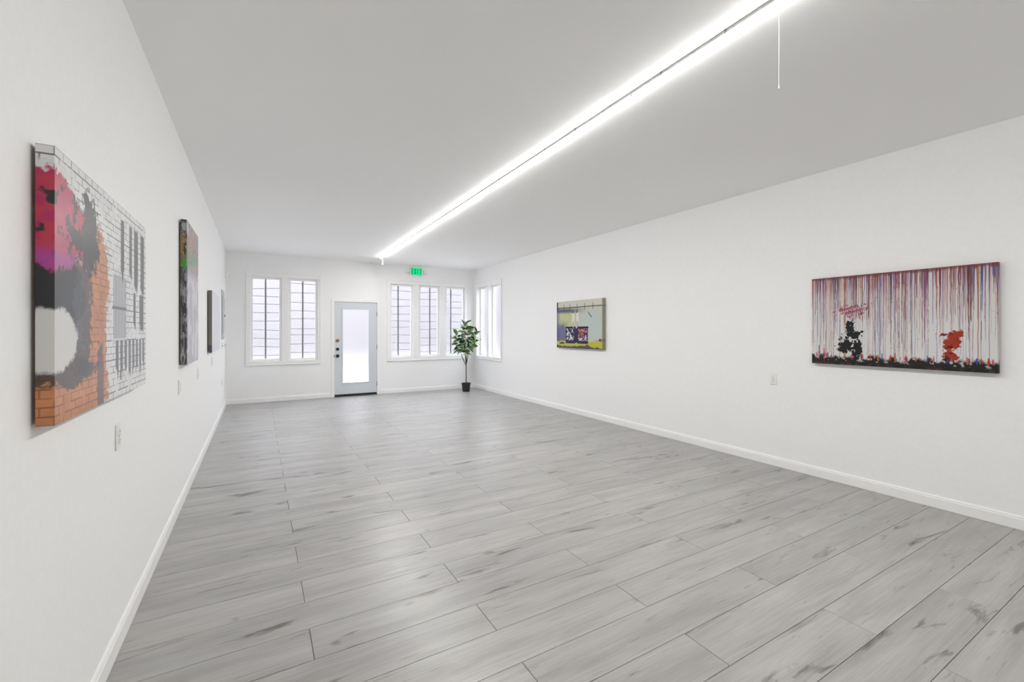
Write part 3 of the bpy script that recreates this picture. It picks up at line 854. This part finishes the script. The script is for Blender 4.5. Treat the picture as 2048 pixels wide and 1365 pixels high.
# ------------------------------------------------------------------ potted rubber plant
PX, PY = 4.215, 9.45
plant = tag(empty('potted_plant', (PX, PY, 0.0005)), 'slim variegated rubber plant in a black pot in the far right corner', 'plant')
pot = MB()
prof = [(0.0, 0.0), (0.080, 0.0), (0.084, 0.004), (0.101, 0.172), (0.108, 0.174), (0.110, 0.200), (0.103, 0.200), (0.098, 0.172), (0.0, 0.170)]
n = 32; rings = []
for r, z in prof[1:-1]:
    rings.append([pot.bm.verts.new((r * math.cos(2 * math.pi * k / n), r * math.sin(2 * math.pi * k / n), z)) for k in range(n)])
for i in range(len(rings) - 1):
    for k in range(n): pot.bm.faces.new((rings[i][k], rings[i][(k + 1) % n], rings[i + 1][(k + 1) % n], rings[i + 1][k]))
pot.bm.faces.new(list(reversed(rings[0]))); pot.bm.faces.new(rings[-1])
pot.build('pot', 'black_plastic', plant)
MB().lathe([(0.096, 0.1735), (0.096, 0.181), (0.05, 0.186)], 'Z', (0, 0, 0), 20).build('soil', 'soil', plant)
RV = Vector((0.866, -0.5, 0)); FV = Vector((0.5, 0.866, 0))     # across / along the room diagonal
def P(a, d, z): return RV * a + FV * d + Vector((0, 0, z))
fork = P(0.0, 0, 0.60)
MB().tube([P(0, 0, .17), P(.004, .002, .35), fork, P(0.003, 0, .66)], [.0125, .011, .011, .009], 8).build('trunk', 'bark', plant, smooth=True)

def leaf_mesh(L, W, droop, fold):
    nu_, nv_ = 8, 6
    bm = bmesh.new(); uvl = bm.loops.layers.uv.new('UVMap')
    V_ = []
    for i in range(nu_ + 1):
        s = i / nu_
        w = W * (math.sin(math.pi * min(1, s ** 0.78)) ** 0.72 + 0.03) * (1 if s < .97 else .35)
        row = []
        for j in range(nv_ + 1):
            c = j / nv_ * 2 - 1
            row.append((bm.verts.new((s * L, c * w / 2, -droop * s * s * L + fold * abs(c) * w / 2)), abs(c), s))
        V_.append(row)
    for i in range(nu_):
        for j in range(nv_):
            q = (V_[i][j], V_[i + 1][j], V_[i + 1][j + 1], V_[i][j + 1])
            f = bm.faces.new([p[0] for p in q]); f.smooth = True
            for lp, p in zip(f.loops, q): lp[uvl].uv = (p[1] if p[2] > .06 else .2, p[2])
    me = bpy.data.meshes.new('leaf'); bm.to_mesh(me); bm.free(); me.materials.append(M['leaf'])
    return me
LM = [leaf_mesh(.175, .108, .25, .22), leaf_mesh(.20, .120, .40, .18), leaf_mesh(.15, .098, .1, .25), leaf_mesh(.185, .112, .6, .15)]
rl = random.Random(21)
def add_leaf(base, direction, scale=1.0, roll=None, variant=None):
    d = direction.normalized()
    up = Vector((0, 0, 1))
    side = up.cross(d); side = side.normalized() if side.length > .05 else Vector((1, 0, 0))
    nrm = d.cross(side)
    mat = Matrix((d, side, nrm)).transposed().to_4x4()
    mat = mat @ Matrix.Rotation(rl.uniform(-1.1, 1.1) if roll is None else roll, 4, 'X')
    o = link('leaf', LM[rl.randrange(4) if variant is None else variant], plant)
    o.matrix_basis = Matrix.Translation(base) @ mat @ Matrix.Scale(scale, 4)
branches = [  # (points, leaf count, leaf spread z from fraction)
    ([fork, P(-.01, .0, .85), P(-.06, .02, 1.25), P(-.03, .0, 1.56)], 19),
    ([fork, P(-.09, -.01, .80), P(-.16, -.03, 1.05), P(-.22, -.03, 1.34)], 13),
    ([fork, P(.03, .0, .85), P(.10, .02, 1.10), P(.24, .03, 1.40)], 18),
    ([fork, P(-.08, .03, .78), P(-.15, .06, .95), P(-.21, .05, 1.06)], 9),
    ([fork, P(.01, -.04, .85), P(.02, -.07, 1.05), P(.04, -.08, 1.40)], 11),
    ([fork, P(-.01, -.05, .80), P(-.04, -.08, .93), P(-.02, -.10, 1.02)], 8),
    ([fork, P(.05, .04, .85), P(.10, .06, 1.02), P(.17, .08, 1.20)], 8),
]
def lerp_path(pts, t):
    x = t * (len(pts) - 1); i = min(int(x), len(pts) - 2); return pts[i].lerp(pts[i + 1], x - i)
for pts, cnt in branches:
    br = MB().tube(pts, [.0065, .0055, .0045, .003], 7).build('branch', 'bark', plant, smooth=True)
    for j in range(cnt):
        t = .62 + .38 * (j + .5) / cnt
        p = lerp_path(pts, t)
        a = j * 2.4 + rl.uniform(-.4, .4)
        el = .0 + 1.05 * (j / cnt) ** 2 + rl.uniform(-.30, .35)
        d = Vector((math.cos(a) * math.cos(el), math.sin(a) * math.cos(el), math.sin(el)))
        add_leaf(p + d * .012, d, rl.uniform(.85, 1.12))
    tip = pts[-1]
    MB().tube([tip, tip + Vector((.004, 0, .035)), tip + Vector((.010, -.004, .085))], [.006, .009, .001], 7).build('bud', 'bud', plant, smooth=True)
